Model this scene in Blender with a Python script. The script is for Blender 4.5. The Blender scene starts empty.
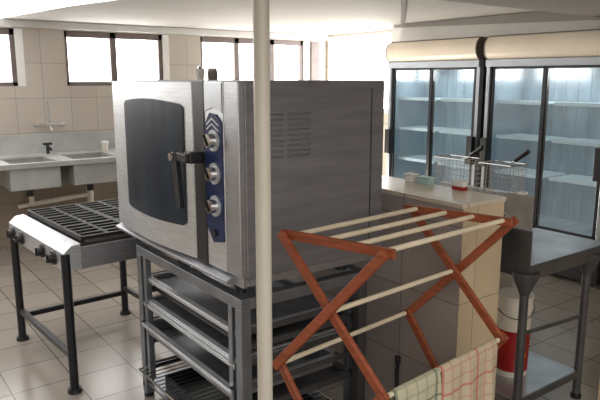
import bpy, bmesh, math, random
from mathutils import Vector, Matrix
random.seed(4)
C = bpy.context.scene.collection
PI = math.pi

# ------------------------------------------------------------------ materials
def rgb(r, g, b):
    f = lambda c: ((c/255+0.055)/1.055)**2.4 if c/255 > 0.04045 else c/255/12.92
    return (f(r), f(g), f(b), 1)

def mat(name, col, rough=.5, metal=0, noise=None, bump=0, emit=None, strength=0, spec=.5, var=.12, stretch=(1, 1, 1)):
    m = bpy.data.materials.new(name); m.use_nodes = True
    nt = m.node_tree; N = nt.nodes; L = nt.links
    b = N['Principled BSDF']
    b.inputs['Base Color'].default_value = col
    b.inputs['Roughness'].default_value = rough
    b.inputs['Metallic'].default_value = metal
    b.inputs['Specular IOR Level'].default_value = spec
    if emit:
        b.inputs['Emission Color'].default_value = emit
        b.inputs['Emission Strength'].default_value = strength
    if noise:
        tc = N.new('ShaderNodeTexCoord'); mp = N.new('ShaderNodeMapping'); nz = N.new('ShaderNodeTexNoise')
        mp.inputs['Scale'].default_value = stretch
        nz.inputs['Scale'].default_value = noise; nz.inputs['Detail'].default_value = 5
        L.new(tc.outputs['Object'], mp.inputs[0]); L.new(mp.outputs[0], nz.inputs[0])
        rp = N.new('ShaderNodeValToRGB')
        rp.color_ramp.elements[0].position = .3; rp.color_ramp.elements[1].position = .7
        rp.color_ramp.elements[0].color = tuple(c*(1-var) for c in col[:3])+(1,)
        rp.color_ramp.elements[1].color = tuple(min(1, c*(1+var)) for c in col[:3])+(1,)
        L.new(nz.outputs[0], rp.inputs[0]); L.new(rp.outputs[0], b.inputs['Base Color'])
        if bump:
            bp = N.new('ShaderNodeBump'); bp.inputs['Strength'].default_value = bump; bp.inputs['Distance'].default_value = .01
            L.new(nz.outputs[0], bp.inputs['Height']); L.new(bp.outputs[0], b.inputs['Normal'])
    return m

def tile_mat(name, c1, c2, grout, axes, pitch, off, gw=.006, rough=.3, bump=.3, blotch=1.2, gdark=1.0):
    """tiles laid on world position along two axes, each tile a little different"""
    m = bpy.data.materials.new(name); m.use_nodes = True
    nt = m.node_tree; N = nt.nodes; L = nt.links; b = N['Principled BSDF']
    b.inputs['Roughness'].default_value = rough
    geo = N.new('ShaderNodeNewGeometry'); sp = N.new('ShaderNodeSeparateXYZ'); L.new(geo.outputs['Position'], sp.inputs[0])
    def M(op, a, v=None, clamp=False):
        n = N.new('ShaderNodeMath'); n.operation = op; n.use_clamp = clamp
        for i, q in enumerate((a, v)):
            if q is None: continue
            if isinstance(q, (int, float)): n.inputs[i].default_value = q
            else: L.new(q, n.inputs[i])
        return n.outputs[0]
    lines = []; cells = []
    for ax, p, o in zip(axes, pitch, off):
        u = M('DIVIDE', M('SUBTRACT', sp.outputs[ax], o), p)
        fr = M('FRACT', u); cells.append(M('FLOOR', u))
        d = M('MULTIPLY', M('MINIMUM', fr, M('SUBTRACT', 1.0, fr)), p)
        lines.append(M('LESS_THAN', d, gw/2))
    ln = M('MAXIMUM', lines[0], lines[1])
    cb = N.new('ShaderNodeCombineXYZ'); L.new(cells[0], cb.inputs[0]); L.new(cells[1], cb.inputs[1])
    wn = N.new('ShaderNodeTexWhiteNoise'); L.new(cb.outputs[0], wn.inputs[0])
    nz = N.new('ShaderNodeTexNoise'); nz.inputs['Scale'].default_value = blotch; nz.inputs['Detail'].default_value = 4
    L.new(geo.outputs['Position'], nz.inputs[0])
    f = M('ADD', M('MULTIPLY', wn.outputs[0], .45), M('MULTIPLY', nz.outputs[0], .6), True)
    mx = N.new('ShaderNodeMixRGB'); mx.inputs[1].default_value = c1; mx.inputs[2].default_value = c2; L.new(f, mx.inputs[0])
    m2 = N.new('ShaderNodeMixRGB'); m2.inputs[2].default_value = grout; L.new(ln, m2.inputs[0]); L.new(mx.outputs[0], m2.inputs[1])
    L.new(m2.outputs[0], b.inputs['Base Color'])
    bp = N.new('ShaderNodeBump'); bp.inputs['Strength'].default_value = bump; bp.inputs['Distance'].default_value = .003; bp.invert = True
    L.new(ln, bp.inputs['Height']); L.new(bp.outputs[0], b.inputs['Normal'])
    return m

def glass_mat(name, tint, refl=.12, rough=.02):
    m = bpy.data.materials.new(name); m.use_nodes = True
    nt = m.node_tree; N = nt.nodes; L = nt.links; N.remove(N['Principled BSDF'])
    o = N['Material Output']; t = N.new('ShaderNodeBsdfTransparent'); g = N.new('ShaderNodeBsdfGlossy')
    t.inputs[0].default_value = tint; g.inputs['Roughness'].default_value = rough
    mx = N.new('ShaderNodeMixShader'); fr = N.new('ShaderNodeLayerWeight'); fr.inputs[0].default_value = .5
    pw = N.new('ShaderNodeMath'); pw.operation = 'POWER'; pw.inputs[1].default_value = 5; L.new(fr.outputs['Facing'], pw.inputs[0])
    ad = N.new('ShaderNodeMath'); ad.operation = 'ADD'; ad.inputs[1].default_value = refl; ad.use_clamp = True
    L.new(pw.outputs[0], ad.inputs[0]); L.new(ad.outputs[0], mx.inputs[0])
    L.new(t.outputs[0], mx.inputs[1]); L.new(g.outputs[0], mx.inputs[2]); L.new(mx.outputs[0], o.inputs[0])
    return m

def check_mat(name, base, line, line2):
    """checked tea towel on UVs"""
    m = bpy.data.materials.new(name); m.use_nodes = True
    nt = m.node_tree; N = nt.nodes; L = nt.links; b = N['Principled BSDF']
    b.inputs['Roughness'].default_value = .95
    tc = N.new('ShaderNodeUVMap'); sp = N.new('ShaderNodeSeparateXYZ'); L.new(tc.outputs[0], sp.inputs[0])
    def M(op, a, v):
        n = N.new('ShaderNodeMath'); n.operation = op
        for i, q in enumerate((a, v)):
            if isinstance(q, (int, float)): n.inputs[i].default_value = q
            else: L.new(q, n.inputs[i])
        return n.outputs[0]
    col = None; prev = base
    mixes = []
    for ax, p, w, c in ((0, .052, .18, line), (1, .052, .18, line), (0, .208, .06, line2), (1, .156, .07, line2)):
        fr = M('FRACT', M('DIVIDE', sp.outputs[ax], p), 0)
        fac = M('MULTIPLY', M('LESS_THAN', fr, w), .55)
        mx = N.new('ShaderNodeMixRGB'); L.new(fac, mx.inputs[0]); mx.inputs[2].default_value = c
        if col is None: mx.inputs[1].default_value = base
        else: L.new(col, mx.inputs[1])
        col = mx.outputs[0]
    L.new(col, b.inputs['Base Color'])
    return m

M = {}
M['steel'] = mat('brushed_steel', (.44, .445, .47, 1), .36, .8, noise=3, var=.12, stretch=(4, 4, 60))
M['steel_light'] = mat('bright_steel', (.66, .68, .71, 1), .38, .75, noise=3, var=.1, stretch=(3, 3, 40))
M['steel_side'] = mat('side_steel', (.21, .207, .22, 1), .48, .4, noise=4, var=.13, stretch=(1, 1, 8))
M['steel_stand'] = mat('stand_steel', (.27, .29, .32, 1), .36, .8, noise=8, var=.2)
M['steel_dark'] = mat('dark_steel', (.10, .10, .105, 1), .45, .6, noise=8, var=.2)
M['steel_table'] = mat('table_steel', (.42, .43, .44, 1), .36, .75, noise=6, var=.2)
M['sink'] = mat('sink_steel', (.44, .45, .44, 1), .5, .35, noise=5, var=.15)
M['black'] = mat('black_plastic', (.012, .012, .014, 1), .4, noise=20)
M['black_paint'] = mat('black_paint', (.016, .017, .022, 1), .35, .2, noise=20, var=.2)
M['grate'] = mat('cast_iron', (.02, .02, .02, 1), .55, .3, noise=30, var=.3)
M['hob'] = mat('sooty_hob', (.05, .042, .04, 1), .45, .4, noise=12, var=.5)
M['chrome'] = mat('chrome', (.75, .75, .76, 1), .15, 1, noise=10, var=.05)
M['blue'] = mat('blue_panel', rgb(30, 50, 98), .25, .1, noise=6, var=.3)
M['ovenglass'] = mat('oven_glass', rgb(30, 46, 62), .3, 0, noise=3, var=.5, stretch=(1, 6, .6), spec=.35)
M['sticker'] = mat('silver_sticker', rgb(200, 205, 212), .35, .4, noise=8, var=.06)
M['wood'] = mat('reddish_wood', rgb(146, 74, 44), .42, noise=6, var=.3, stretch=(2, 2, 12))
M['dowel'] = mat('pale_dowel', rgb(222, 208, 182), .55, noise=10, var=.1)
M['cream_post'] = mat('cream_gloss_paint', rgb(204, 198, 184), .35, noise=4, var=.05)
M['white'] = mat('white_paint', rgb(225, 224, 220), .6, noise=3, var=.04)
M['trim'] = mat('white_trim', rgb(205, 203, 200), .55, noise=3, var=.05)
M['plastic_w'] = mat('white_plastic', rgb(215, 208, 195), .4, noise=6, var=.05)
M['frame'] = mat('brown_window_frame', rgb(110, 98, 95), .45, noise=8, var=.15)
M['ceil'] = mat('ceiling_board', rgb(186, 182, 176), .8, noise=1.2, var=.05)
M['soffit'] = mat('grey_soffit', rgb(158, 152, 146), .8, noise=1.2, var=.06)
M['pane'] = mat('bright_daylit_glass', (.9, .9, .9, 1), .2, emit=(1, .985, .96, 1), strength=9)
M['ceil_glow'] = mat('glowing_ceiling_sheet', (.9, .9, .9, 1), .5, emit=(1, .99, .97, 1), strength=1.3)
M['walltile'] = tile_mat('wall_tiles', rgb(196, 188, 178), rgb(178, 168, 158), rgb(158, 149, 140), (0, 2), (.255, .33), (.14, .09), .007, .35)
M['wall_shade'] = tile_mat('shaded_wall_tiles', rgb(150, 136, 120), rgb(132, 118, 102), rgb(110, 98, 86), (0, 2), (.255, .33), (.14, .09), .006, .4)  # wall tiles in a darker tone for the shade low on the wall
M['sidetile'] = tile_mat('side_wall_tiles', rgb(205, 196, 182), rgb(185, 176, 162), rgb(150, 142, 132), (1, 2), (.255, .33), (.14, .09), .007, .35)
M['floor'] = tile_mat('floor_tiles', rgb(158, 150, 141), rgb(136, 128, 119), rgb(90, 81, 73), (0, 1), (.31, .31), (1.21, 3.29), .007, .22, blotch=2.5)
M['countertile'] = tile_mat('cream_counter_tiles', rgb(208, 190, 160), rgb(196, 176, 144), rgb(160, 142, 116), (0, 2), (.33, .33), (2.44, .01), .005, .3)
M['countertop'] = tile_mat('cream_counter_top_tiles', rgb(214, 204, 186), rgb(200, 188, 168), rgb(140, 126, 108), (0, 1), (.36, .33), (2.4, 1.93), .005, .25)
M['counterface'] = tile_mat('mauve_grey_tiles', rgb(176, 166, 160), rgb(158, 146, 140), rgb(132, 120, 114), (1, 2), (.33, .33), (1.61, .01), .005, .22)
M['canopy'] = mat('cream_light_box', rgb(226, 212, 192), .4, noise=3, var=.06, emit=rgb(232, 220, 200), strength=.12)
M['fridge_in'] = mat('fridge_liner', rgb(165, 176, 182), .4, noise=3, var=.22, stretch=(1, 4, .7), emit=rgb(140, 165, 178), strength=.14)  # faint glow put in for the light of the interior lamp
M['shelf'] = mat('fridge_shelf', rgb(225, 230, 230), .4, noise=6, var=.05, emit=rgb(200, 220, 225), strength=.25)  # shelf glow also put in as lamp light
M['silver'] = mat('aluminium', rgb(165, 170, 176), .35, .5, noise=6, var=.08)
M['glass'] = glass_mat('fridge_glass', (.88, .92, .94, 1), .12, .09)
M['enamel'] = mat('pale_enamel', rgb(198, 198, 202), .3, noise=2, var=.1)
M['red'] = mat('red_label', rgb(150, 22, 18), .4, noise=5, var=.2)
M['yellow'] = mat('yellow_print', rgb(205, 140, 30), .4, noise=5, var=.1)
M['teal'] = mat('pale_teal_plastic', rgb(170, 200, 195), .4, noise=6, var=.08)
M['towel_g'] = check_mat('green_check_towel', rgb(190, 184, 158), rgb(140, 148, 122), rgb(80, 98, 84))
M['towel_r'] = check_mat('red_check_towel', rgb(194, 180, 154), rgb(190, 138, 118), rgb(188, 88, 78))

# ------------------------------------------------------------------ mesh helpers
def B(): return bmesh.new()
def box(bm, x0, x1, y0, y1, z0, z1, rot=None):
    c = Vector(((x0+x1)/2, (y0+y1)/2, (z0+z1)/2))
    r = bmesh.ops.create_cube(bm, size=1)['verts']
    bmesh.ops.scale(bm, vec=(abs(x1-x0), abs(y1-y0), abs(z1-z0)), verts=r)
    if rot: bmesh.ops.rotate(bm, cent=(0, 0, 0), matrix=rot, verts=r)
    bmesh.ops.translate(bm, vec=c, verts=r); return r
def rod(bm, a, b, r, r2=None, n=16):
    a = Vector(a); b = Vector(b); d = b-a
    v = bmesh.ops.create_cone(bm, cap_ends=True, segments=n, radius1=r, radius2=r if r2 is None else r2, depth=d.length)['verts']
    bmesh.ops.rotate(bm, cent=(0, 0, 0), matrix=d.to_track_quat('Z', 'Y').to_matrix(), verts=v)
    bmesh.ops.translate(bm, vec=(a+b)/2, verts=v)
def bar(bm, a, b, w, t, side=(1, 0, 0)):
    """flat bar from a to b; t thick along side, w wide"""
    a = Vector(a); b = Vector(b); d = (b-a); l = d.length; d.normalize()
    s = Vector(side); s = (s-d*s.dot(d)).normalized(); u = d.cross(s)
    v = bmesh.ops.create_cube(bm, size=1)['verts']
    for q in v: q.co = (a+b)/2+s*q.co.x*t+u*q.co.y*w+d*q.co.z*l
def lathe(bm, prof, c, n=32):
    rings = []
    for r, z in prof:
        rings.append([bm.verts.new((c[0]+r*math.cos(2*PI*i/n), c[1]+r*math.sin(2*PI*i/n), c[2]+z)) for i in range(n)])
    for a, b in zip(rings, rings[1:]):
        for i in range(n): bm.faces.new((a[i], a[(i+1) % n], b[(i+1) % n], b[i]))
    bm.faces.new(rings[0][::-1]); bm.faces.new(rings[-1])
def prism(bm, pts, off):
    """closed polygon pts extruded by off"""
    a = [bm.verts.new(p) for p in pts]; b = [bm.verts.new(Vector(p)+Vector(off)) for p in pts]
    bm.faces.new(a); bm.faces.new(b[::-1])
    for i in range(len(a)): j = (i+1) % len(a); bm.faces.new((a[j], a[i], b[i], b[j]))
def tube(bm, pts, r, n=10):
    for p, q in zip(pts, pts[1:]): rod(bm, p, q, r, n=n)
    for p in pts[1:-1]:
        bmesh.ops.create_uvsphere(bm, u_segments=n, v_segments=6, radius=r, matrix=Matrix.Translation(p))
def obj(name, bm, m, parent=None, bevel=0, smooth=False):
    bmesh.ops.recalc_face_normals(bm, faces=bm.faces)
    me = bpy.data.meshes.new(name); bm.to_mesh(me); bm.free()
    if smooth:
        for p in me.polygons: p.use_smooth = True
        try: me.set_sharp_from_angle(angle=math.radians(35))
        except Exception: pass
    o = bpy.data.objects.new(name, me); C.objects.link(o); me.materials.append(M[m] if isinstance(m, str) else m)
    if parent:
        o.parent = parent
        base = parent
        T = Vector((0, 0, 0))
        while base: T += base.location; base = base.parent
        o.data.transform(Matrix.Translation(-T))
    if bevel:
        bv = o.modifiers.new('bevel', 'BEVEL'); bv.width = bevel; bv.segments = 2; bv.limit_method = 'ANGLE'
    return o
def thing(name, label, cat, loc=(0, 0, 0), group=None):
    o = bpy.data.objects.new(name, None); C.objects.link(o); o.location = loc
    o.empty_display_size = .1
    return tag(o, label, cat, group)
def tag(o, label, cat, group=None):
    o['label'] = label; o['category'] = cat
    if group: o['group'] = group
    return o
def struct(name, bm, m, parent=None, bevel=0):
    o = obj(name, bm, m, parent, bevel)
    if not parent: o['kind'] = 'structure'
    return o
def copy_tree(o, parent=None):
    c = o.copy(); C.objects.link(c); c.parent = parent
    for ch in o.children: copy_tree(ch, c)
    return c

# ------------------------------------------------------------------ room shell
XL, XR, YB, YW, ZC = -2.6, 5.15, -2.2, 6.4, 2.13
b = B(); box(b, XL, XR, YB, YW, -.05, 0); struct('floor', b, 'floor')
# window openings in the far wall (x0,x1)
WINS = [(-2.35, -.45), (-.2, 1.52), (1.9, 2.99), (3.37, 4.86)]
ZS, ZH = 1.525, 2.05
b = B(); box(b, XL, XR, YW, YW+.2, 0, ZS); box(b, XL, XR, YW, YW+.2, ZH, ZC)
xs = [XL]+[v for w in WINS for v in w]+[XR]
for i in range(0, len(xs), 2): box(b, xs[i], xs[i+1], YW, YW+.2, ZS, ZH)
struct('wall_back', b, 'walltile')
for i, (x0, x1) in enumerate(WINS):
    w = bpy.data.objects.new('window_%d' % (i+1), None); C.objects.link(w); w.location = (x0, YW, ZS); w['kind'] = 'structure'
    b = B(); f = .045
    yF0, yF1 = YW+.01, YW+.06
    x1f = x1-.07
    box(b, x0, x1f, yF0, yF1, ZH-.06, ZH); box(b, x0, x1f, yF0, yF1, ZS, ZS+.04)
    box(b, x0, x0+.03, yF0, yF1, ZS, ZH); box(b, x1f-f, x1f, yF0, yF1, ZS, ZH)
    mull = {0: [-1.7, -1.05], 1: [.35, .92], 2: [2.385], 3: [3.84, 4.33]}[i]
    for mx in mull: box(b, mx-.032, mx+.032, yF0, yF1, ZS, ZH)
    obj('window_frame', b, 'frame', w, .004)
    b = B(); box(b, x1f, x1, YW-.004, YW+.08, ZS, ZH); obj('window_reveal', b, 'white', w)
    b = B(); box(b, x0, x1f, YW+.075, YW+.085, ZS, ZH); obj('window_glass', b, 'pane', w)
b = B(); box(b, XL, XR, YW-.006, YW, 0, .865); struct('lower_wall_shade', b, 'wall_shade')  # thin sheet added to put the shade under the sink into colour
# side wall; glowing pane added between fridges and corner so the wall burns white
b = B()
box(b, XR, XR+.2, YB, YW+.2, 0, 1.2); box(b, XR, XR+.2, YB, 4.8, 1.2, ZC); box(b, XR, XR+.2, 6.36, YW+.2, 1.2, ZC); box(b, XR, XR+.2, 4.8, 6.36, 2.1, ZC)
struct('wall_right', b, 'sidetile')
w = bpy.data.objects.new('window_5', None); C.objects.link(w); w.location = (XR, 5.5, 1.2); w['kind'] = 'structure'
b = B(); box(b, XR+.05, XR+.06, 4.8, 6.36, 1.2, 2.1); obj('window_glass', b, 'pane', w)  # burned-out stretch of wall done as a glowing sheet
b = B(); box(b, XR, XR+.05, 4.8, 4.85, 1.2, 2.1); box(b, XR, XR+.05, 4.8, 6.36, 1.2, 1.25); obj('window_frame', b, 'white', w)
b = B(); box(b, XL-.1, XL, YB, YW+.2, 0, ZC); struct('wall_left', b, 'sidetile')
b = B(); box(b, XL, XR, YB-.1, YB, 0, ZC); struct('wall_front', b, 'walltile')
# ceiling: board with a bright glowing sheet over the far left corner
b = B()
prism(b, [(1.35, YW, ZC), (XR, YW, ZC), (XR, YB, ZC), (2.6, YB, ZC), (2.2, 3.1, ZC), (1.70, 4.39, ZC), (1.55, 5.0, ZC)], (0, 0, .06))
struct('ceiling', b, 'ceil')
b = B()
prism(b, [(XL, YW, ZC+.002), (1.35, YW, ZC+.002), (1.55, 5.0, ZC+.002), (1.70, 4.39, ZC+.002), (2.2, 3.1, ZC+.002), (2.6, YB, ZC+.002), (XL, YB, ZC+.002)], (0, 0, .05))
struct('ceiling_glow_panel', b, 'ceil_glow')
# grey dropped soffit carried by the post
b = B(); box(b, XL, 4.72, .7, 2.62, 2.05, ZC); struct('trim_1', b, 'soffit')
# moulding along the window wall
b = B(); box(b, XL, XR, YW-.05, YW, 2.06, ZC); struct('trim_2', b, 'trim', bevel=.01)
# pilaster next to the corner
b = B(); box(b, 4.90, 5.03, YW-.02, YW, ZS, 2.04); struct('trim_3', b, 'frame')
# bulkhead wall over the fridges with its white band
b = B(); box(b, 4.72, XR, YB, 4.78, 1.96, ZC); struct('wall_bulkhead', b, 'ceil')
b = B(); prism(b, [(4.70, 4.78, 1.95), (4.70, 4.78, 2.10), (4.70, 2.2, 2.015), (4.70, 2.2, 1.95)], (.02, 0, 0)); struct('trim_4', b, 'white')
# seam batten on the ceiling
b = B(); bar(b, (3.05, 3.0, 2.122), (4.5, 4.43, 2.122), .035, .015, (0, 0, 1)); struct('trim_5', b, 'frame')
# tiled pier at the right
b = B(); box(b, 2.925, 3.6, .9, 1.45, 0, 2.05); struct('wall_pier', b, 'countertile')

# ------------------------------------------------------------------ post
b = B(); rod(b, (.985, 1.512, .02), (.985, 1.512, 2.05), .0235, n=28)
pole_o = thing('support_post', 'slim cream painted steel post standing in front of the oven', 'post', (.985, 1.512, 0))
obj('post_shaft', b, 'cream_post', pole_o, smooth=True)
b = B(); box(b, .925, 1.045, 1.452, 1.572, 0, .02); obj('base_plate', b, 'cream_post', pole_o)

# ------------------------------------------------------------------ sink
s = thing('double_sink', 'stainless steel wall sink with two deep bowls and splashback under the windows', 'sink', (1.7, 6.0, 0))
y0, y1 = 5.62, 6.36
b = B()
bowls = [(1.15, 1.57), (1.68, 2.12)]
for xa_, xb_ in ((.72, 1.17), (2.10, 2.6), (1.55, 1.70)): box(b, xa_, xb_, y0+.06, 6.14, .865, .89)
box(b, .72, 2.6, y0, y0+.06, .845, .89); box(b, .72, 2.6, 6.14, y1, .865, .89)
obj('drainboard', b, 'sink', s, .004)
for x0, x1 in bowls:
    b = B(); t = .012
    box(b, x0, x0+t, y0+.03, 6.16, .655, .875); box(b, x1-t, x1, y0+.03, 6.16, .655, .875)
    box(b, x0, x1, y0+.03, y0+.03+t, .655, .875); box(b, x0, x1, 6.148, 6.16, .655, .875); box(b, x0, x1, y0+.03, 6.16, .655, .667)
    bo = obj('bowl', b, 'sink', s, .008)
    b = B(); rod(b, ((x0+x1)/2, 5.9, .56), ((x0+x1)/2, 5.9, .655), .03); obj('drain_outlet', b, 'black', bo)
b = B(); box(b, .72, 2.6, y1, YW-.005, .865, 1.07); obj('splashback', b, 'sink', s, .003)
for x in (.76, 2.55):
    for y in (5.68, 6.3):
        b = B(); rod(b, (x, y, 0), (x, y, .865), .02); obj('leg', b, 'sink', s)
t = thing('drain_pipe', 'white plastic waste pipe running along the wall under the sink', 'pipe', (1.7, 6.3, .4))
b = B(); tube(b, [Vector(p) for p in ((1.46, 6.3, .56), (1.46, 6.3, .41), (2.02, 6.3, .45), (2.02, 6.3, .60))], .024)
obj('pipe_run', b, 'plastic_w', t, smooth=True)
b = B(); rod(b, (2.02, 6.3, .34), (2.02, 6.3, .52), .034); obj('trap_cup', b, 'plastic_w', t, smooth=True)
b = B(); rod(b, (1.46, 6.3, .41), (1.36, 6.385, .38), .02); obj('wall_outlet', b, 'plastic_w', t, smooth=True)
t = thing('wall_mixer_tap', 'chrome wall mixer tap with upright riser on the tiles above the sink', 'tap', (1.68, 6.33, 1.16))
b = B(); rod(b, (1.56, 6.33, 1.16), (1.80, 6.33, 1.16), .018); rod(b, (1.60, 6.33, 1.16), (1.60, 6.4, 1.16), .014); rod(b, (1.76, 6.33, 1.16), (1.76, 6.4, 1.16), .014)
obj('mixer_body', b, 'chrome', t, smooth=True)
for x in (1.55, 1.81):
    b = B(); rod(b, (x-.015, 6.33, 1.16), (x+.015, 6.33, 1.16), .022, n=12); obj('tap_knob', b, 'chrome', t, smooth=True)
b = B(); tube(b, [Vector(p) for p in ((1.68, 6.33, 1.16), (1.68, 6.33, 1.36), (1.675, 6.3, 1.38))], .009); obj('riser', b, 'chrome', t, smooth=True)
b = B(); tube(b, [Vector(p) for p in ((1.68, 6.33, 1.15), (1.68, 6.27, 1.13), (1.68, 6.25, 1.11))], .009); obj('spout', b, 'chrome', t, smooth=True)
t = thing('pillar_tap', 'small dark tap on the rear ledge of the sink', 'tap', (1.63, 6.2, .89))
b = B(); rod(b, (1.63, 6.24, .89), (1.63, 6.24, .97), .016); rod(b, (1.63, 6.24, .96), (1.63, 6.13, .94), .011); obj('tap_body', b, 'black', t, smooth=True)
b = B(); rod(b, (1.59, 6.24, .985), (1.67, 6.24, .985), .012); rod(b, (1.63, 6.24, .965), (1.63, 6.24, .985), .008); obj('tap_handle', b, 'black', t, smooth=True)
t = thing('soap_tub', 'small white tub on the rear ledge of the sink', 'tub', (2.18, 6.24, .891))
b = B(); lathe(b, [(.03, 0), (.036, .07)], (2.18, 6.24, .891)); obj('tub_body', b, 'plastic_w', t, smooth=True)
b = B(); lathe(b, [(.038, .07), (.038, .085), (.02, .09)], (2.18, 6.24, .891)); obj('lid', b, 'white', t, smooth=True)

# ------------------------------------------------------------------ stove
X0, X1, Y0, Y1, ZT = .85, 1.56, 3.12, 4.02, .785
st = thing('gas_stove', 'steel gas stove with black iron burner grates on tall black legs', 'stove', ((X0+X1)/2, (Y0+Y1)/2, 0))
b = B(); box(b, X0+.03, X1, Y0, Y1, .65, ZT-.02); obj('stove_body', b, 'steel', st, .004)
b = B(); prism(b, [(X0-.005, Y0-.005, .65), (X0-.005, Y0-.005, .745), (X0+.035, Y0-.005, ZT-.005), (X0+.085, Y0-.005, ZT), (X0+.085, Y0-.005, .65)], (0, Y1-Y0+.01, 0))
obj('control_panel', b, 'steel_light', st, .003)
b = B(); box(b, X0+.085, X1-.005, Y0+.01, Y1-.01, ZT-.02, ZT-.006); obj('hob_tray', b, 'hob', st)
for i in range(3):
    for j in range(2):
        gx0 = X0+.105+j*.30; gy0 = Y0+.03+i*.287; gw, gl = .285, .272
        gb = B(); z0, z1 = ZT+.008, ZT+.026
        for k in range(5): yy = gy0+gl*k/4; box(gb, gx0, gx0+gw, yy-.011, yy+.011, z0, z1)
        box(gb, gx0+gw/2-.011, gx0+gw/2+.011, gy0, gy0+gl, z0, z1-.001)
        for xx in (gx0, gx0+gw): box(gb, xx-.008, xx+.008, gy0-.007, gy0+gl+.007, z0-.003, z1+.002)
        for xx in (gx0+.004, gx0+gw-.004):
            for yy in (gy0, gy0+gl): box(gb, xx-.008, xx+.008, yy-.008, yy+.008, ZT-.01, z0)
        gr = obj('burner_grate', gb, 'grate', st, .002)
        cb = B(); cx, cy = gx0+gw/2, gy0+gl/2
        lathe(cb, [(.055, 0), (.055, .006), (.038, .008), (.038, .012), (.03, .014)], (cx, cy, ZT-.008)); obj('burner_cap', cb, 'black', gr, smooth=True)
for y in (3.25, 3.42, 3.77, 3.93):
    b = B(); rod(b, (X0-.006, y, .698), (X0-.018, y, .698), .036, n=24); k = obj('knob', b, 'black', st, .002, True)
    b = B(); rod(b, (X0-.018, y, .698), (X0-.04, y, .698), .026, .022, n=18); box(b, X0-.046, X0-.038, y-.005, y+.005, .676, .72); obj('knob_grip', b, 'black', k, .001)
for x, y in ((X0+.01, Y0+.01), (X0+.01, Y1-.02), (X1-.02, Y0+.01), (X1-.02, Y1-.02)):
    b = B(); rod(b, (x, y, .02), (x, y, .74 if x < 1 and y < 3.5 else .66), .023, n=20); lg = obj('leg', b, 'black_paint', st, smooth=True)
    b = B(); rod(b, (x, y, 0), (x, y, .022), .038, .034, n=20); obj('foot', b, 'black', lg, smooth=True)
b = B(); zb = .19
box(b, X0, X0+.03, Y0, Y1-.02, zb-.015, zb+.015); obj('brace', b, 'black_paint', st, .003)
b = B(); box(b, X0, X1-.02, Y1-.035, Y1-.005, zb-.05, zb-.02); obj('brace', b, 'black_paint', st, .003)
b = B(); box(b, X1-.035, X1-.005, Y0, Y1-.02, zb-.015, zb+.015); obj('brace', b, 'black_paint', st, .003)

st.rotation_euler = (0, 0, math.radians(3.5)); st.location.x -= .027; st.location.y += .018
# ------------------------------------------------------------------ combi oven
ox0, ox1, oy0, oy1, oz0, oz1 = 1.135, 1.825, 1.885, 3.07, .845, 1.59
ov = thing('combi_oven', 'large stainless steel combi oven with a dark glass door and three knobs', 'oven', ((ox0+ox1)/2, (oy0+oy1)/2, .80))
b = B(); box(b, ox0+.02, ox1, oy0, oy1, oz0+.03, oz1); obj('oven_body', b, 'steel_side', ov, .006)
# door: bowed steel panel with a bowed dark window
dy0, dy1 = 2.215, 3.065
def bow(y): 
    u = (y-dy0)/(dy1-dy0); return .035*math.sin(PI*min(1, max(0, u)))
b = B(); n = 20; fr = []; bk = []
zb0, zb1 = .885, 1.585
for i in range(n+1):
    y = dy0+(dy1-dy0)*i/n
    fr.append([b.verts.new((ox0-bow(y)-.012, y, z)) for z in (zb0, zb1)]); bk.append([b.verts.new((ox0+.018, y, z)) for z in (zb0, zb1)])
for i in range(n):
    b.faces.new((fr[i][0], fr[i+1][0], fr[i+1][1], fr[i][1])); b.faces.new((bk[i][0], bk[i][1], bk[i+1][1], bk[i+1][0]))
    b.faces.new((fr[i][1], fr[i+1][1], bk[i+1][1], bk[i][1])); b.faces.new((fr[i][0], bk[i][0], bk[i+1][0], fr[i+1][0]))
b.faces.new((fr[0][0], fr[0][1], bk[0][1], bk[0][0])); b.faces.new((fr[n][0], bk[n][0], bk[n][1], fr[n][1]))
door = obj('door', b, 'steel_light', ov, .004, True)
b = B(); n = 24; wy0, wy1 = 2.275, 2.84; rows = 12; g = []
for i in range(n+1):
    u = i/n; y = wy0+(wy1-wy0)*u
    zt = 1.497+.018*math.sin(PI*u); zl = 1.0+.01*(1-math.sin(PI*u))
    for e, s_ in ((u, 1), (1-u, 1)):
        if e < .04: d = .012*(1-math.sqrt(max(0, 1-(1-e/.04)**2))); zt -= d; zl += d
    g.append([b.verts.new((ox0-bow(y)-.017, y, zl+(zt-zl)*j/rows)) for j in range(rows+1)])
for i in range(n):
    for j in range(rows): b.faces.new((g[i][j], g[i+1][j], g[i+1][j+1], g[i][j+1]))
wn = obj('door_window', b, 'ovenglass', door, 0, False)
for p in wn.data.polygons: p.use_smooth = True
# handle: horizontal lever and hanging grip
b = B(); box(b, ox0-.07, ox0-.01, 2.135, 2.185, 1.282, 1.325); box(b, ox0-.085, ox0-.055, 2.14, 2.25, 1.285, 1.32)
hd = obj('door_handle', b, 'black', door, .005)
b = B(); bar(b, (ox0-.078, 2.245, 1.32), (ox0-.078, 2.215, 1.10), .030, .026); obj('grip', b, 'black', hd, .006)
b = B(); rod(b, (ox0-.085, 2.25, 1.30), (ox0-.098, 2.25, 1.30), .016, n=18); obj('lock_cap', b, 'chrome', hd, smooth=True)
b = B(); box(b, ox0-.012, ox0+.02, 2.125, 2.213, .885, 1.588); obj('door_seal', b, 'black', ov, .002)
b = B(); box(b, ox0-.008, ox0+.02, 1.985, 2.125, .885, 1.588); cp = obj('control_panel', b, 'steel_light', ov, .002)
b = B()
prism(b, [(ox0-.009, 1.992, 1.00), (ox0-.009, 1.992, 1.44), (ox0-.009, 2.03, 1.47), (ox0-.009, 2.08, 1.475), (ox0-.009, 2.118, 1.43), (ox0-.009, 2.118, 1.04), (ox0-.009, 2.07, .985)], (-.004, 0, 0)); obj('blue_fascia', b, 'blue', cp)
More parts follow.
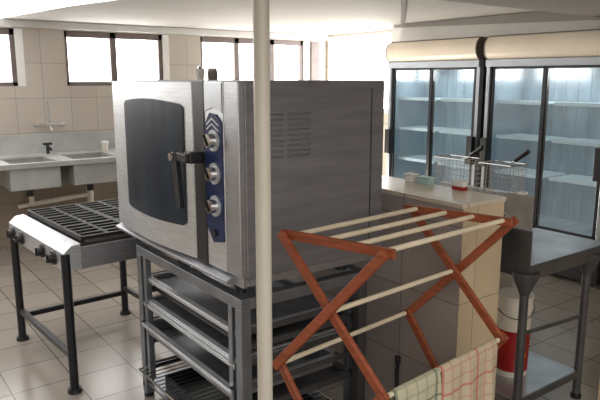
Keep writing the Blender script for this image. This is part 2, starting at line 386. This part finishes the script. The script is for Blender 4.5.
b = B(); prism(b, [(ox0-.009, 1.99, 1.478), (ox0-.009, 1.99, 1.583), (ox0-.009, 2.118, 1.583), (ox0-.009, 2.118, 1.478), (ox0-.009, 2.06, 1.495)], (-.003, 0, 0)); obj('badge_plate', b, 'sticker', cp)
b = B(); bar(b, (ox0-.014, 2.10, 1.43), (ox0-.014, 2.06, 1.455), .006, .002); bar(b, (ox0-.014, 2.06, 1.455), (ox0-.014, 2.01, 1.43), .006, .002)
bar(b, (ox0-.014, 2.10, 1.413), (ox0-.014, 2.06, 1.435), .006, .002); bar(b, (ox0-.014, 2.06, 1.435), (ox0-.014, 2.01, 1.41), .006, .002); obj('badge_stripe', b, 'sticker', cp)
for z in (1.375, 1.252, 1.13):
    b = B(); rod(b, (ox0-.012, 2.045, z), (ox0-.020, 2.045, z), .040, n=28); kd = obj('dial', b, 'sticker', cp, smooth=True)
    b = B(); rod(b, (ox0-.020, 2.045, z), (ox0-.045, 2.045, z), .028, .025, n=24); obj('knob', b, 'chrome', kd, smooth=True)
    b = B(); bar(b, (ox0-.047, 2.040, z-.018), (ox0-.047, 2.070, z+.018), .008, .006); obj('pointer', b, 'black', kd)
b = B(); rod(b, (ox0-.012, 2.055, 1.025), (ox0-.022, 2.055, 1.025), .014, n=16); obj('switch', b, 'black', cp, smooth=True)
b = B(); box(b, ox0-.006, ox0+.02, oy0, 1.985, .885, 1.588); obj('front_post', b, 'steel', ov, .003)
b = B(); prism(b, [(ox0-.03, 1.95, .850), (ox0-.03, 1.95, .862), (ox0+.02, 1.95, .884), (ox0+.02, 1.95, .845)], (0, 1.12, 0)); obj('drip_tray', b, 'steel', ov, .002)
b = B(); box(b, ox0+.005, ox0+.02, oy0, 1.95, .845, .885); box(b, ox0+.04, ox1-.02, oy0+.02, oy1-.02, .84, .878); obj('plinth', b, 'steel', ov)
for x, y in ((ox0+.05, oy0+.1), (ox0+.05, 2.48), (ox0+.05, oy1-.12), (ox1-.14, oy0+.1), (ox1-.14, oy1-.12)):
    b = B(); rod(b, (x, y, .797), (x, y, .845), .024, n=16); obj('foot', b, 'black', ov, smooth=True)
# louvres stamped in the side
b = B()
for xx0, xx1 in ((1.215, 1.315), (1.338, 1.44)):
    for k in range(9):
        z = 1.475-.019*k
        prism(b, [(xx0, oy0, z), (xx0, oy0-.007, z-.004), (xx0, oy0, z-.011)], (xx1-xx0, 0, 0))
obj('vent', b, 'steel', ov)
b = B(); box(b, 1.75, 1.756, oy0-.002, oy0, .9, 1.56); obj('panel_seam', b, 'steel_dark', ov)

# cups on top of the oven
t = thing('steel_beaker', 'small shiny pale beaker standing on top of the oven', 'cup', (1.64, 3.0, oz1))
b = B(); lathe(b, [(.022, 0), (.028, .055), (.029, .058), (.024, .056), (.019, .006)], (1.57, 3.0, oz1)); obj('beaker_body', b, 'plastic_w', t, smooth=True)
b = B(); lathe(b, [(.012, .058), (.010, .07), (.004, .074)], (1.57, 3.0, oz1)); obj('stopper', b, 'chrome', t, smooth=True)
t = thing('glass_jar', 'small brownish jar on top of the oven, beside a shiny beaker', 'jar', (1.72, 2.99, oz1))
b = B(); lathe(b, [(.026, 0), (.028, .04), (.024, .05)], (1.64, 2.99, oz1)); obj('jar_body', b, 'frame', t, smooth=True)
b = B(); lathe(b, [(.025, .05), (.025, .062)], (1.64, 2.99, oz1)); obj('lid', b, 'silver', t, smooth=True)

# ------------------------------------------------------------------ oven stand
sx0, sx1, sy0, sy1, sz = 1.135, 1.765, 1.90, 2.89, .797
sd = thing('oven_stand', 'steel tray-rack stand carrying the combi oven', 'stand', ((sx0+sx1)/2, (sy0+sy1)/2, 0))
w = .045
b = B(); box(b, sx0, sx0+w, sy0, sy1, sz-.045, sz); obj('top_rail', b, 'steel_stand', sd, .003)
b = B(); box(b, sx1-w, sx1, sy0, sy1, sz-.045, sz); obj('top_rail', b, 'steel_stand', sd, .003)
b = B(); box(b, sx0+w, sx1-w, sy0, sy0+w, sz-.045, sz); obj('top_rail', b, 'steel_stand', sd, .003)
b = B(); box(b, sx0+w, sx1-w, sy1-w, sy1, sz-.045, sz); obj('top_rail', b, 'steel_stand', sd, .003)
for x in (sx0, sx1-w):
    for y, dy in ((sy0, 1), (sy1-w, -1)):
        b = B(); box(b, x, x+w, y, y+w, .02, sz-.045)
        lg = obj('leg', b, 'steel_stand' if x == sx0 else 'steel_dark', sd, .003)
        b = B(); rod(b, (x+w/2, y+w/2, 0), (x+w/2, y+w/2, .02), .025); obj('foot', b, 'black', lg)
        yy = y+dy*(w+.02); b = B(); box(b, x, x+.03, yy+.006, yy+.033, .12, sz-.045); obj('guide_upright', b, 'steel_stand', sd, .002)
LV = [.64, .575, .51, .41, .31, .175]
for y in (sy0+w+.006, sy1-w-.03):
    for z in LV:
        b = B(); box(b, sx0+.03, sx1-.03, y, y+.024, z-.012, z-.008); box(b, sx0+.03, sx1-.03, y if y < 2.4 else y+.021, (y+.003) if y < 2.4 else y+.024, z-.008, z+.014); obj('runner', b, 'steel_dark', sd)
b = B(); box(b, sx0, sx1, sy0, sy0+.03, .05, .08); box(b, sx0, sx1, sy1-.03, sy1, .05, .08); box(b, sx1-.03, sx1, sy0, sy1, .05, .08); box(b, sx0+.01, sx1-.01, sy0+.01, sy1-.01, .07, .08)
obj('bottom_shelf', b, 'steel_stand', sd, .002)

def tray(z, depth, m, label, dx=0, dark='steel_dark', name='oven_tray'):
    x0, x1, y0, y1 = sx0+.015+dx, sx1-.07+dx, sy0+.062, sy1-.062
    t = thing(name, label, 'tray', ((x0+x1)/2, (y0+y1)/2, z), 'trays on the oven stand')
    b = B(); r = .022; zf = z-.008+.014
    top = z+.012
    # rim ring
    box(b, x0, x0+r, y0, y1, top-.004, top); box(b, x1-r, x1, y0, y1, top-.004, top)
    box(b, x0, x1, y0, y0+r, top-.004, top); box(b, x0, x1, y1-r, y1, top-.004, top)
    box(b, x0, x0+.004, y0, y1, top-.024, top); box(b, x0-.004, x0, y0, y1, top-.012, top-.008)
    obj('rim', b, m, t, .001)
    b = B(); i = .03
    box(b, x0+i, x1-i, y0+i, y1-i, top-depth-.004, top-depth)
    for a in ((x0+r-.004, x0+i, y0+r, y1-r), (x1-i, x1-r+.004, y0+r, y1-r), (x0+r, x1-r, y0+r-.004, y0+i), (x0+r, x1-r, y1-i, y1-r+.004)):
        box(b, *a, top-depth-.004, top-.003)
    obj('pan', b, dark, t, .003)
    return t
tray(.64, .018, 'steel_light', 'shallow steel tray at the topmost level of the oven stand', .0, 'steel_stand')
tray(.51, .03, 'steel_light', 'bright-rimmed tray, lower of the two stacked together in the oven stand', -.012, 'steel_stand')
tray(.528, .012, 'steel_light', 'bright-rimmed tray, upper of the two stacked together in the oven stand', -.004, 'steel_stand')
tray(.41, .055, 'steel_light', 'deep steel tray pulled slightly out below the two stacked trays', -.03, 'steel_stand')
tray(.575, .02, 'steel_dark', 'dark baking tray pushed back just under the topmost tray', .05, 'steel_dark')
tray(.31, .03, 'steel_dark', 'blackened deep tray above the wire grid in the oven stand', .05, 'steel_dark')
t = thing('wire_shelf', 'dark wire grid with thin bright edge low in the oven stand', 'oven rack', (1.42, 2.4, .175), 'trays on the oven stand')
b = B(); x0, x1, y0, y1, z = sx0-.04, sx1-.09, sy0+.062, sy1-.062, .175
rod(b, (x0, y0, z), (x0, y1, z), .005, n=8); rod(b, (x1, y0, z), (x1, y1, z), .005, n=8); rod(b, (x0, y0, z), (x1, y0, z), .005, n=8); rod(b, (x0, y1, z), (x1, y1, z), .005, n=8)
obj('edge_wire', b, 'chrome', t)
b = B()
for i in range(1, 24): yy = y0+(y1-y0)*i/24; rod(b, (x0, yy, z), (x1, yy, z), .0028, n=6)
obj('wire_grid', b, 'steel_dark', t)
t = thing('roasting_pan', 'black roasting pan on the bottom shelf of the oven stand', 'pan', (1.42, 2.4, .08))
b = B(); x0, x1, y0, y1 = 1.2, 1.66, 2.02, 2.76
box(b, x0, x1, y0, y1, .082, .088)
for a in ((x0, x0+.008, y0, y1), (x1-.008, x1, y0, y1), (x0, x1, y0, y0+.008), (x0, x1, y1-.008, y1)): box(b, *a, .082, .14)
obj('pan_body', b, 'black', t, .003)
for yy in (y0-.02, y1+.02):
    b = B(); tube(b, [Vector(p) for p in ((1.36, yy+(.02 if yy < 2.4 else -.02), .13), (1.37, yy, .13), (1.47, yy, .13), (1.48, yy+(.02 if yy < 2.4 else -.02), .13))], .004); obj('handle', b, 'chrome', t)

# ------------------------------------------------------------------ clothes airer
K = .88
def R(x, y, z): return Vector((x*K, y*K, 1.6-(1.6-z)*K))
P1, P2, Q1, Q2 = R(1.382, 1.96, 1.0), R(1.512, 1.512, 1.0), R(1.332, 1.903, .5), R(1.467, 1.462, .5)
P3, P4, Q3, Q4 = R(2.128, 2.024, 1.0), R(2.262, 1.566, 1.0), R(2.095, 1.99, .5), R(2.185, 1.53, .5)
ar = thing('clothes_airer', 'reddish wooden folding clothes airer with pale round rails', 'airer', ((P1+P4)/2*1.0).to_tuple()[:2]+(0,))
U = (P3-P1).normalized(); TH = .018
def sub(a, b_, t): return a+(b_-a)*t
def armbar(name, a, b_, k, w=.032, ext=.014):
    d = (b_-a).normalized(); bb = B(); bar(bb, a-d*ext+U*k*TH, b_+d*ext+U*k*TH, w, TH*.95, tuple(U)); return obj(name, bb, 'wood', ar, .003)
for (A, Bp, QA, QB, sg) in ((P1, P2, Q1, Q2, -1), (P3, P4, Q3, Q4, 1)):
    armbar('top_bar', A, Bp, 0)
    armbar('cross_arm', A, QB, 1*sg, ext=.012); armbar('cross_arm', Bp, QA, 0*sg+2*sg, ext=.012)
    RA = Vector((QA.x+.01, QA.y+.03, .02)); RB = Vector((QB.x-.01, QB.y-.03, .02))
    armbar('lower_leg', QA, RB, 1*sg, ext=.015); armbar('lower_leg', QB, RA, 2*sg, ext=.015)
    Cc = sub(A, QB, .5)
    b = B(); rod(b, Cc-U*.03*1, Cc+U*.03, .008, n=12); obj('pivot_bolt', b, 'chrome', ar)
def dowel(a, c, r=.009, e=.0):
    b = B(); rod(b, a-U*e, c+U*e, r, n=14); obj('rail', b, 'dowel', ar, smooth=True)
for t_ in (.10, .40, .67, .95): dowel(sub(P1, P2, t_)+Vector((0, 0, .004)), sub(P3, P4, t_)+Vector((0, 0, .004)))
dowel(sub(P1, Q2, .5), sub(P3, Q4, .5)); dowel(Q1, Q3); dowel(Q2, Q4)

def towel(name, a, c, length, m, label, seed):
    """cloth hung over a rail from a to c"""
    rnd = random.Random(seed); bm = B(); uvl = bm.loops.layers.uv.new('UVMap')
    W = (c-a).length; nu = 40; u = (c-a)/W; nrm = Vector((u.y, -u.x, 0)); r = .0125
    prof = []                                         # (offset along normal, z, arclength)
    ln = [i/22 for i in range(23)]
    for s_ in reversed(ln): prof.append((1, -s_*length, s_))
    for k in range(1, 6): ang = PI*k/6; prof.append((math.cos(ang), math.sin(ang)*r, -1))
    for s_ in ln: prof.append((-1, -s_*length*.86, s_))
    grid = []; acc = 0; arcs = []
    for j, (o_, z, s_) in enumerate(prof):
        row = []
        if j: acc += abs(prof[j][1]-prof[j-1][1])+.003
        arcs.append(acc)
        for i in range(nu+1):
            x = i/nu*W
            amp = .012*max(0, s_)**.7 if s_ > 0 else 0
            wv = amp*(math.sin(x*52+seed)+.6*math.sin(x*95+seed*2+1))
            fl = (.004+.012*max(0, s_)) * (1 if o_ > 0 else -1) if s_ > 0 else 0
            p = a+u*x+nrm*(o_*r+fl+wv*(1 if o_ > 0 else .8))+Vector((0, 0, z+.0 - .006*math.sin(x*23+seed)*max(0, s_)))
            row.append(bm.verts.new(p))
        grid.append(row)
    for j in range(len(grid)-1):
        for i in range(nu):
            f = bm.faces.new((grid[j][i], grid[j][i+1], grid[j+1][i+1], grid[j+1][i]))
            for lp, (ii, jj) in zip(f.loops, ((i, j), (i+1, j), (i+1, j+1), (i, j+1))): lp[uvl].uv = (ii/nu*W, arcs[jj])
    o = obj(name, bm, m, None, 0, True)
    sm = o.modifiers.new('thick', 'SOLIDIFY'); sm.thickness = .002
    return tag(o, label, 'towel', 'tea towels on the airer')
D = Q4-Q2
towel('tea_towel', Q2+D*.03, Q2+D*.40, .34, 'towel_g', 'pale tea towel with grey-green checks hanging on the low airer rail', 1)
towel('tea_towel', Q2+D*.415, Q2+D*.96, .36, 'towel_r', 'cream tea towel with red and pink checks hanging on the low airer rail', 5)

# ------------------------------------------------------------------ tiled counter
CZ = 1.1; CX0, CX1, CY = 2.01, 2.285, 1.612
ct = thing('tiled_counter', 'half-height counter with cream tiled top and end, and mauve-grey tiled face', 'counter', (2.15, 2.4, 0))
b = B(); box(b, CX0+.006, CX1, CY, 3.5, 0, CZ-.02); obj('counter_body', b, 'countertile', ct)
b = B(); box(b, CX0, CX0+.006, CY, 3.5, 0, CZ-.02); obj('face_panel', b, 'counterface', ct)
b = B(); box(b, CX0-.006, CX1+.006, CY-.006, 3.51, CZ-.02, CZ); obj('counter_top', b, 'countertop', ct, .003)
t = thing('black_hose', 'short black hose hanging low against the counter face', 'hose', (1.99, 2.0, .2))
b = B(); tube(b, [Vector(p) for p in ((1.995, 1.93, .31), (1.995, 1.935, .25), (1.993, 1.93, .18), (1.985, 1.90, .13), (1.985, 1.86, .11))], .009); obj('hose_run', b, 'black', t, smooth=True)
b = B(); rod(b, (1.994, 1.93, .30), (1.994, 1.93, .33), .013); obj('hose_nozzle', b, 'black', t, smooth=True)

def tub(x, y, w, d, h, m, label, lidm='white'):
    t = thing('food_tub', label, 'tub', (x, y, CZ), 'tubs on the tiled counter')
    b = B(); prism(b, [(x-w*.42, y-d*.42, CZ), (x+w*.42, y-d*.42, CZ), (x+w*.42, y+d*.42, CZ), (x-w*.42, y+d*.42, CZ)], (0, 0, h*.82)); obj('tub_body', b, m, t, .005)
    b = B(); box(b, x-w/2, x+w/2, y-d/2, y+d/2, CZ+h*.82, CZ+h); obj('lid', b, lidm, t, .003)
tub(2.255, 2.13, .05, .06, .042, 'white', 'small white tub farthest along the back edge of the tiled counter')
tub(2.26, 2.04, .05, .09, .036, 'teal', 'low teal tub on the back edge of the tiled counter', 'teal')
t = thing('napkin_packet', 'white packet with a red band near the end of the tiled counter', 'packet', (2.265, 1.85, CZ))
b = B(); box(b, 2.25, 2.282, 1.81, 1.87, CZ+.014, CZ+.045); obj('packet_body', b, 'white', t, .005)
b = B(); box(b, 2.248, 2.284, 1.808, 1.872, CZ, CZ+.016); obj('red_band', b, 'red', t, .003)

# ------------------------------------------------------------------ deep fryer with baskets
fy = thing('deep_fryer', 'steel deep fryer tucked behind the tiled counter', 'fryer', (2.88, 2.25, 0))
b = B(); box(b, 2.775, 2.99, 2.02, 2.56, .04, .85); obj('fryer_body', b, 'steel_table', fy, .004)
b = B(); box(b, 2.95, 2.985, 2.03, 2.55, .85, .98); obj('head_rail', b, 'steel_table', fy, .004)
b = B(); box(b, 2.79, 2.94, 2.06, 2.52, .85, .856); obj('oil_well', b, 'black', fy)
for x in (2.8, 2.96):
    for y in (2.06, 2.5):
        b = B(); rod(b, (x, y, 0), (x, y, .04), .018); obj('foot', b, 'black', fy)
def basket(yc, wid, label, tip):
    t = thing('fryer_basket', label, 'basket', (2.86, yc, .857), 'wire baskets on the fryer')
    b = B(); x0, x1, y0, y1, z0, z1 = 2.80, 2.94, yc-wid/2, yc+wid/2, .862, 1.15
    def ring(z, r=.002, q=0):
        c = [(x0+q, y0+q, z), (x1-q, y0+q, z), (x1-q, y1-q, z), (x0+q, y1-q, z)]
        for i in range(4): rod(b, c[i], c[(i+1) % 4], r, n=6)
    for k in range(1, 10): ring(z0+(z1-z0)*k/10, .0011)
    for k in range(9):
        yy = y0+(y1-y0)*k/8
        rod(b, (x0, yy, z0), (x0, yy, z1), .0011, n=5); rod(b, (x1, yy, z0), (x1, yy, z1), .0011, n=5); rod(b, (x0, yy, z0), (x1, yy, z0), .0011, n=5)
    for k in range(7):
        xx = x0+(x1-x0)*k/6
        rod(b, (xx, y0, z0), (xx, y0, z1), .0011, n=5); rod(b, (xx, y1, z0), (xx, y1, z1), .0011, n=5)
    obj('wire_mesh', b, 'chrome', t)
    for z in (z0, z1):
        c = [(x0, y0, z), (x1, y0, z), (x1, y1, z), (x0, y1, z)]; b = B()
        for i in range(4): rod(b, c[i], c[(i+1) % 4], .0035, n=8)
        obj('rim_wire' if z == z1 else 'base_wire', b, 'chrome', t)
    b = B(); m_ = Vector((2.85, tip[1]+.09, 1.165)); e = Vector(tip)
    rod(b, (2.84, y0+.05, z1), m_, .003, n=8); rod(b, (2.87, y0+.05, z1), m_, .003, n=8); rod(b, m_, e, .004, n=8); h = obj('handle', b, 'chrome', t)
    b = B(); rod(b, m_+(e-m_)*.12, e, .011, .012, n=12); obj('grip', b, 'black', h, .002, True)
basket(2.05, .20, 'wire fryer basket with raised black grip, at the nearer the steel table', (2.85, 1.885, 1.232))
basket(2.36, .22, 'wire fryer basket with raised black grip, farther behind the tiled counter', (2.85, 2.17, 1.228))

# ------------------------------------------------------------------ stainless table
tb = thing('steel_work_table', 'stainless steel work table with gusseted legs and low shelf', 'table', (2.68, 1.72, 0))
b = B(); box(b, 2.36, 3.02, 1.515, 1.925, .765, .80); obj('table_top', b, 'steel_table', tb, .003)
b = B(); box(b, 2.355, 2.363, 1.515, 1.925, .74, .952); box(b, 2.349, 2.363, 1.515, 1.925, .945, .955); obj('end_upstand', b, 'steel_dark', tb, .001)
b = B(); box(b, 2.36, 3.02, 1.512, 1.522, .735, .80); obj('front_rail', b, 'steel_dark', tb, .002)
for x in (2.385, 2.90):
    for y in (1.55, 1.89):
        b = B(); rod(b, (x, y, .02), (x, y, .765), .020, n=18); lg = obj('leg', b, 'steel_dark', tb, smooth=True)
        b = B(); rod(b, (x, y, 0), (x, y, .022), .026, n=18); obj('foot', b, 'black', lg)
        b = B(); lathe(b, [(.021, -.11), (.055, -.03), (.06, 0)], (x, y, .765), 20); obj('gusset', b, 'steel_dark', lg, smooth=True)
b = B(); rod(b, (2.385, 1.55, .47), (2.90, 1.55, .44), .009, n=12); obj('brace', b, 'steel_dark', tb)
b = B(); box(b, 2.385, 2.90, 1.55, 1.89, .135, .148); obj('low_shelf', b, 'steel_table', tb, .002)
b = B(); box(b, 2.385, 2.90, 1.538, 1.548, .115, .148); obj('shelf_lip', b, 'steel_dark', tb, .001)

t = tag(obj('splash_guard', (lambda b: (box(b, 2.752, 2.76, 1.775, 1.925, .801, 1.025), box(b, 2.74, 2.772, 1.775, 1.925, .801, .806), b)[-1])(B()), 'steel_table', None, .001),
        'upright dull steel splash guard standing on the work table beside the fryer', 'splash guard')
t = thing('salt_shaker', 'tiny white cap-like tub resting on top of the steel splash guard', 'shaker', (2.756, 1.84, 1.025))
b = B(); box(b, 2.738, 2.774, 1.82, 1.86, 1.025, 1.038); obj('shaker_body', b, 'white', t, .003)
b = B(); box(b, 2.742, 2.770, 1.824, 1.856, 1.038, 1.042); obj('lid', b, 'silver', t, .002)

# bucket on the low shelf
bx, by = 2.61, 1.745; R0 = .084; zb = .148
bk = thing('paint_style_bucket', 'white plastic bucket with a red label on the low shelf of the steel table', 'bucket', (bx, by, zb))
bk.name = 'plastic_bucket'
b = B(); lathe(b, [(R0*.9, 0), (R0*.92, .01), (R0, .40)], (bx, by, zb), 40); obj('bucket_body', b, 'plastic_w', bk, smooth=True)
b = B(); lathe(b, [(R0*1.05, .345), (R0*1.05, .355)], (bx, by, zb), 40); lathe(b, [(R0*1.06, .40), (R0*1.07, .412), (R0*.9, .416)], (bx, by, zb), 40); obj('lid', b, 'plastic_w', bk, smooth=True)
b = B(); lathe(b, [(R0*.925, .03), (R0*.97, .24), ], (bx, by, zb), 40)
for v in b.verts: v.co.x = bx+(v.co.x-bx)*1.015; v.co.y = by+(v.co.y-by)*1.015
lb = obj('label', b, 'red', bk, smooth=True)
b = B()
for k in range(3): a = math.radians(-118+k*9); rr = R0*1.0; box(b, bx+rr*math.cos(a)-.004, bx+rr*math.cos(a)+.004, by+rr*math.sin(a)-.004, by+rr*math.sin(a)+.004, zb+.15-.02*k, zb+.17-.02*k)
obj('yellow_print', b, 'yellow', lb)
b = B(); n = 24; pts = []
for i in range(n+1): a = PI*i/n; pts.append(Vector((bx-R0*1.08*math.cos(a)*.62, by+R0*1.08*math.cos(a)*.8, zb+.36-.05*math.sin(a)*1.0))+Vector((-.062*math.sin(a), -.062*math.sin(a), 0)))
tube(b, pts, .0025, 6); obj('wire_handle', b, 'steel_dark', bk)

# ------------------------------------------------------------------ display fridges
def fridge(yc, label):
    W = 1.12; x0, x1 = 4.58, 5.13
    y0, y1 = yc-W/2, yc+W/2
    f = thing('display_fridge', label, 'fridge', (4.85, yc, 0), 'glass door fridges along the wall')
    b = B()
    box(b, x0+.06, x1, y0, y0+.035, .3, 1.93); box(b, x0+.06, x1, y1-.035, y1, .3, 1.93); box(b, x1-.04, x1, y0, y1, .3, 1.93); box(b, x0+.06, x1, y0, y1, 1.72, 1.93)
    obj('cabinet', b, 'black', f)
    b = B(); box(b, x0+.02, x1, y0, y1, .03, .375); obj('base_grille', b, 'black', f, .004)
    b = B()
    box(b, x1-.05, x1-.041, y0+.036, y1-.036, .376, 1.719); box(b, x0+.07, x1-.05, y0+.036, y0+.042, .376, 1.719); box(b, x0+.07, x1-.05, y1-.042, y1-.036, .376, 1.719)
    box(b, x0+.07, x1-.05, y0+.036, y1-.036, .376, .386)
    # back-wall ribs
    for k in range(1, 10): yy = y0+W*k/10; box(b, x1-.056, x1-.05, yy-.008, yy+.008, .39, 1.71)
    obj('liner', b, 'fridge_in', f)
    for z in (.78, 1.09, 1.39):
        for ya, yb in ((y0+.05, yc-.03), (yc+.03, y1-.05)):
            b = B(); box(b, x0+.13, x1-.07, ya, yb, z, z+.012); box(b, x0+.12, x0+.13, ya, yb, z-.008, z+.02); obj('shelf', b, 'shelf', f)
    # silver surround
    b = B(); box(b, x0+.005, x0+.06, y0, y0+.035, .375, 1.70); obj('side_trim', b, 'silver', f, .003)
    b = B(); box(b, x0+.005, x0+.06, y1-.035, y1, .375, 1.70); obj('side_trim', b, 'silver', f, .003)
    b = B(); box(b, x0-.015, x0+.06, y0, y1, 1.695, 1.755); obj('header_bar', b, 'silver', f, .004)
    for ya, yb, xo in ((y0+.03, yc+.02, 0), (yc-.02, y1-.03, .022)):
        b = B(); fw_ = .034; xa, xb = x0+xo+.006, x0+xo+.026
        box(b, xa, xb, ya, ya+fw_, .38, 1.695); box(b, xa, xb, yb-fw_, yb, .38, 1.695); box(b, xa, xb, ya, yb, .38, .405); box(b, xa, xb, ya, yb, 1.675, 1.695)
        d = obj('door', b, 'black_paint', f, .002)
        b = B(); box(b, xa+.008, xa+.012, ya+fw_, yb-fw_, .405, 1.675); obj('glass_pane', b, 'glass', d)
        hy = ya+.012 if xo == 0 else yb-.012
        b = B(); box(b, x0-.045, xa, hy-.034, hy+.034, .84, 1.09); obj('handle', b, 'black', d, .008)
    # rounded light box
    b = B(); pr = []
    for i in range(13):
        a = -PI/2+PI*i/12; pr.append((x0+.02-.075*math.cos(a), y0+.012, 1.85+.095*math.sin(a)))
    pr += [(x0+.10, y0+.012, 1.945), (x0+.10, y0+.012, 1.755)]
    prism(b, pr, (0, W-.024, 0)); lb = obj('light_box', b, 'canopy', f, 0, True)
    for yy in (y0+.003, y1-.012):
        b = B(); prism(b, [(p[0]+(.0 if p[0] > x0+.02 else -.004), yy, 1.85+(p[2]-1.85)*1.03) for p in pr], (0, .009, 0)); obj('end_cap', b, 'frame', lb)
    b = B(); box(b, x0+.0, x0+.06, y0+.02, y1-.02, 1.945, 1.952); obj('top_strip', b, 'frame', f)
fridge(2.935, 'double glass door display fridge nearer the steel table, with cream rounded light box')
fridge(4.125, 'double glass door display fridge farther away, near the bright corner')
for yc in (2.935, 4.125):
    L = bpy.data.lights.new('fridge_lamp', 'AREA'); L.shape = 'RECTANGLE'; L.size = .15; L.size_y = .9; L.energy = 4; L.color = (.8, .93, 1)
    lo = bpy.data.objects.new('fridge_lamp', L); C.objects.link(lo); lo.location = (4.8, yc, 1.7)

# ------------------------------------------------------------------ lights
def area(name, loc, target, sx, sy, e, col=(1, 1, 1)):
    L = bpy.data.lights.new(name, 'AREA'); L.shape = 'RECTANGLE'; L.size = sx; L.size_y = sy; L.energy = e; L.color = col
    o = bpy.data.objects.new(name, L); C.objects.link(o); o.location = loc
    o.rotation_euler = (Vector(target)-Vector(loc)).to_track_quat('-Z', 'Y').to_euler(); return o
area('camera_side_fill', (.3, -2.1, 1.2), (1.5, 2.5, .8), 1.8, 1.5, 30, (1, .96, .92))  # unseen fill added behind the camera to lift the counter end
area('bulkhead_fill', (3.8, 5.35, .15), (4.7, 3.7, 2.1), .6, .4, 50, (1, .95, .86))  # unseen lamp added near the floor to brighten bulkhead and ceiling
area('overhead_fill', (.2, -.9, 2.0), (.2, -.9, 0), 1.2, .4, 10, (1, .95, .88))  # unseen overhead lamp added as general room fill

wd = bpy.data.worlds.new('world'); bpy.context.scene.world = wd; wd.use_nodes = True
wd.node_tree.nodes['Background'].inputs[0].default_value = (.75, .85, 1, 1); wd.node_tree.nodes['Background'].inputs[1].default_value = .6

# ------------------------------------------------------------------ camera
cam = bpy.data.cameras.new('camera'); co = bpy.data.objects.new('camera', cam); C.objects.link(co)
co.location = (0, 0, 1.6); cam.sensor_width = 36; cam.lens = 630/600*36; cam.clip_start = .02
co.rotation_euler = (PI/2-math.atan(122/630), 0, -math.radians(36.5))
sc = bpy.context.scene; sc.camera = co
sc.view_settings.view_transform = 'Standard'; sc.view_settings.look = 'None'; sc.view_settings.exposure = 0.0
sc.cycles.max_bounces = 8; sc.cycles.transparent_max_bounces = 12; sc.cycles.use_denoising = True; sc.cycles.sample_clamp_indirect = 6
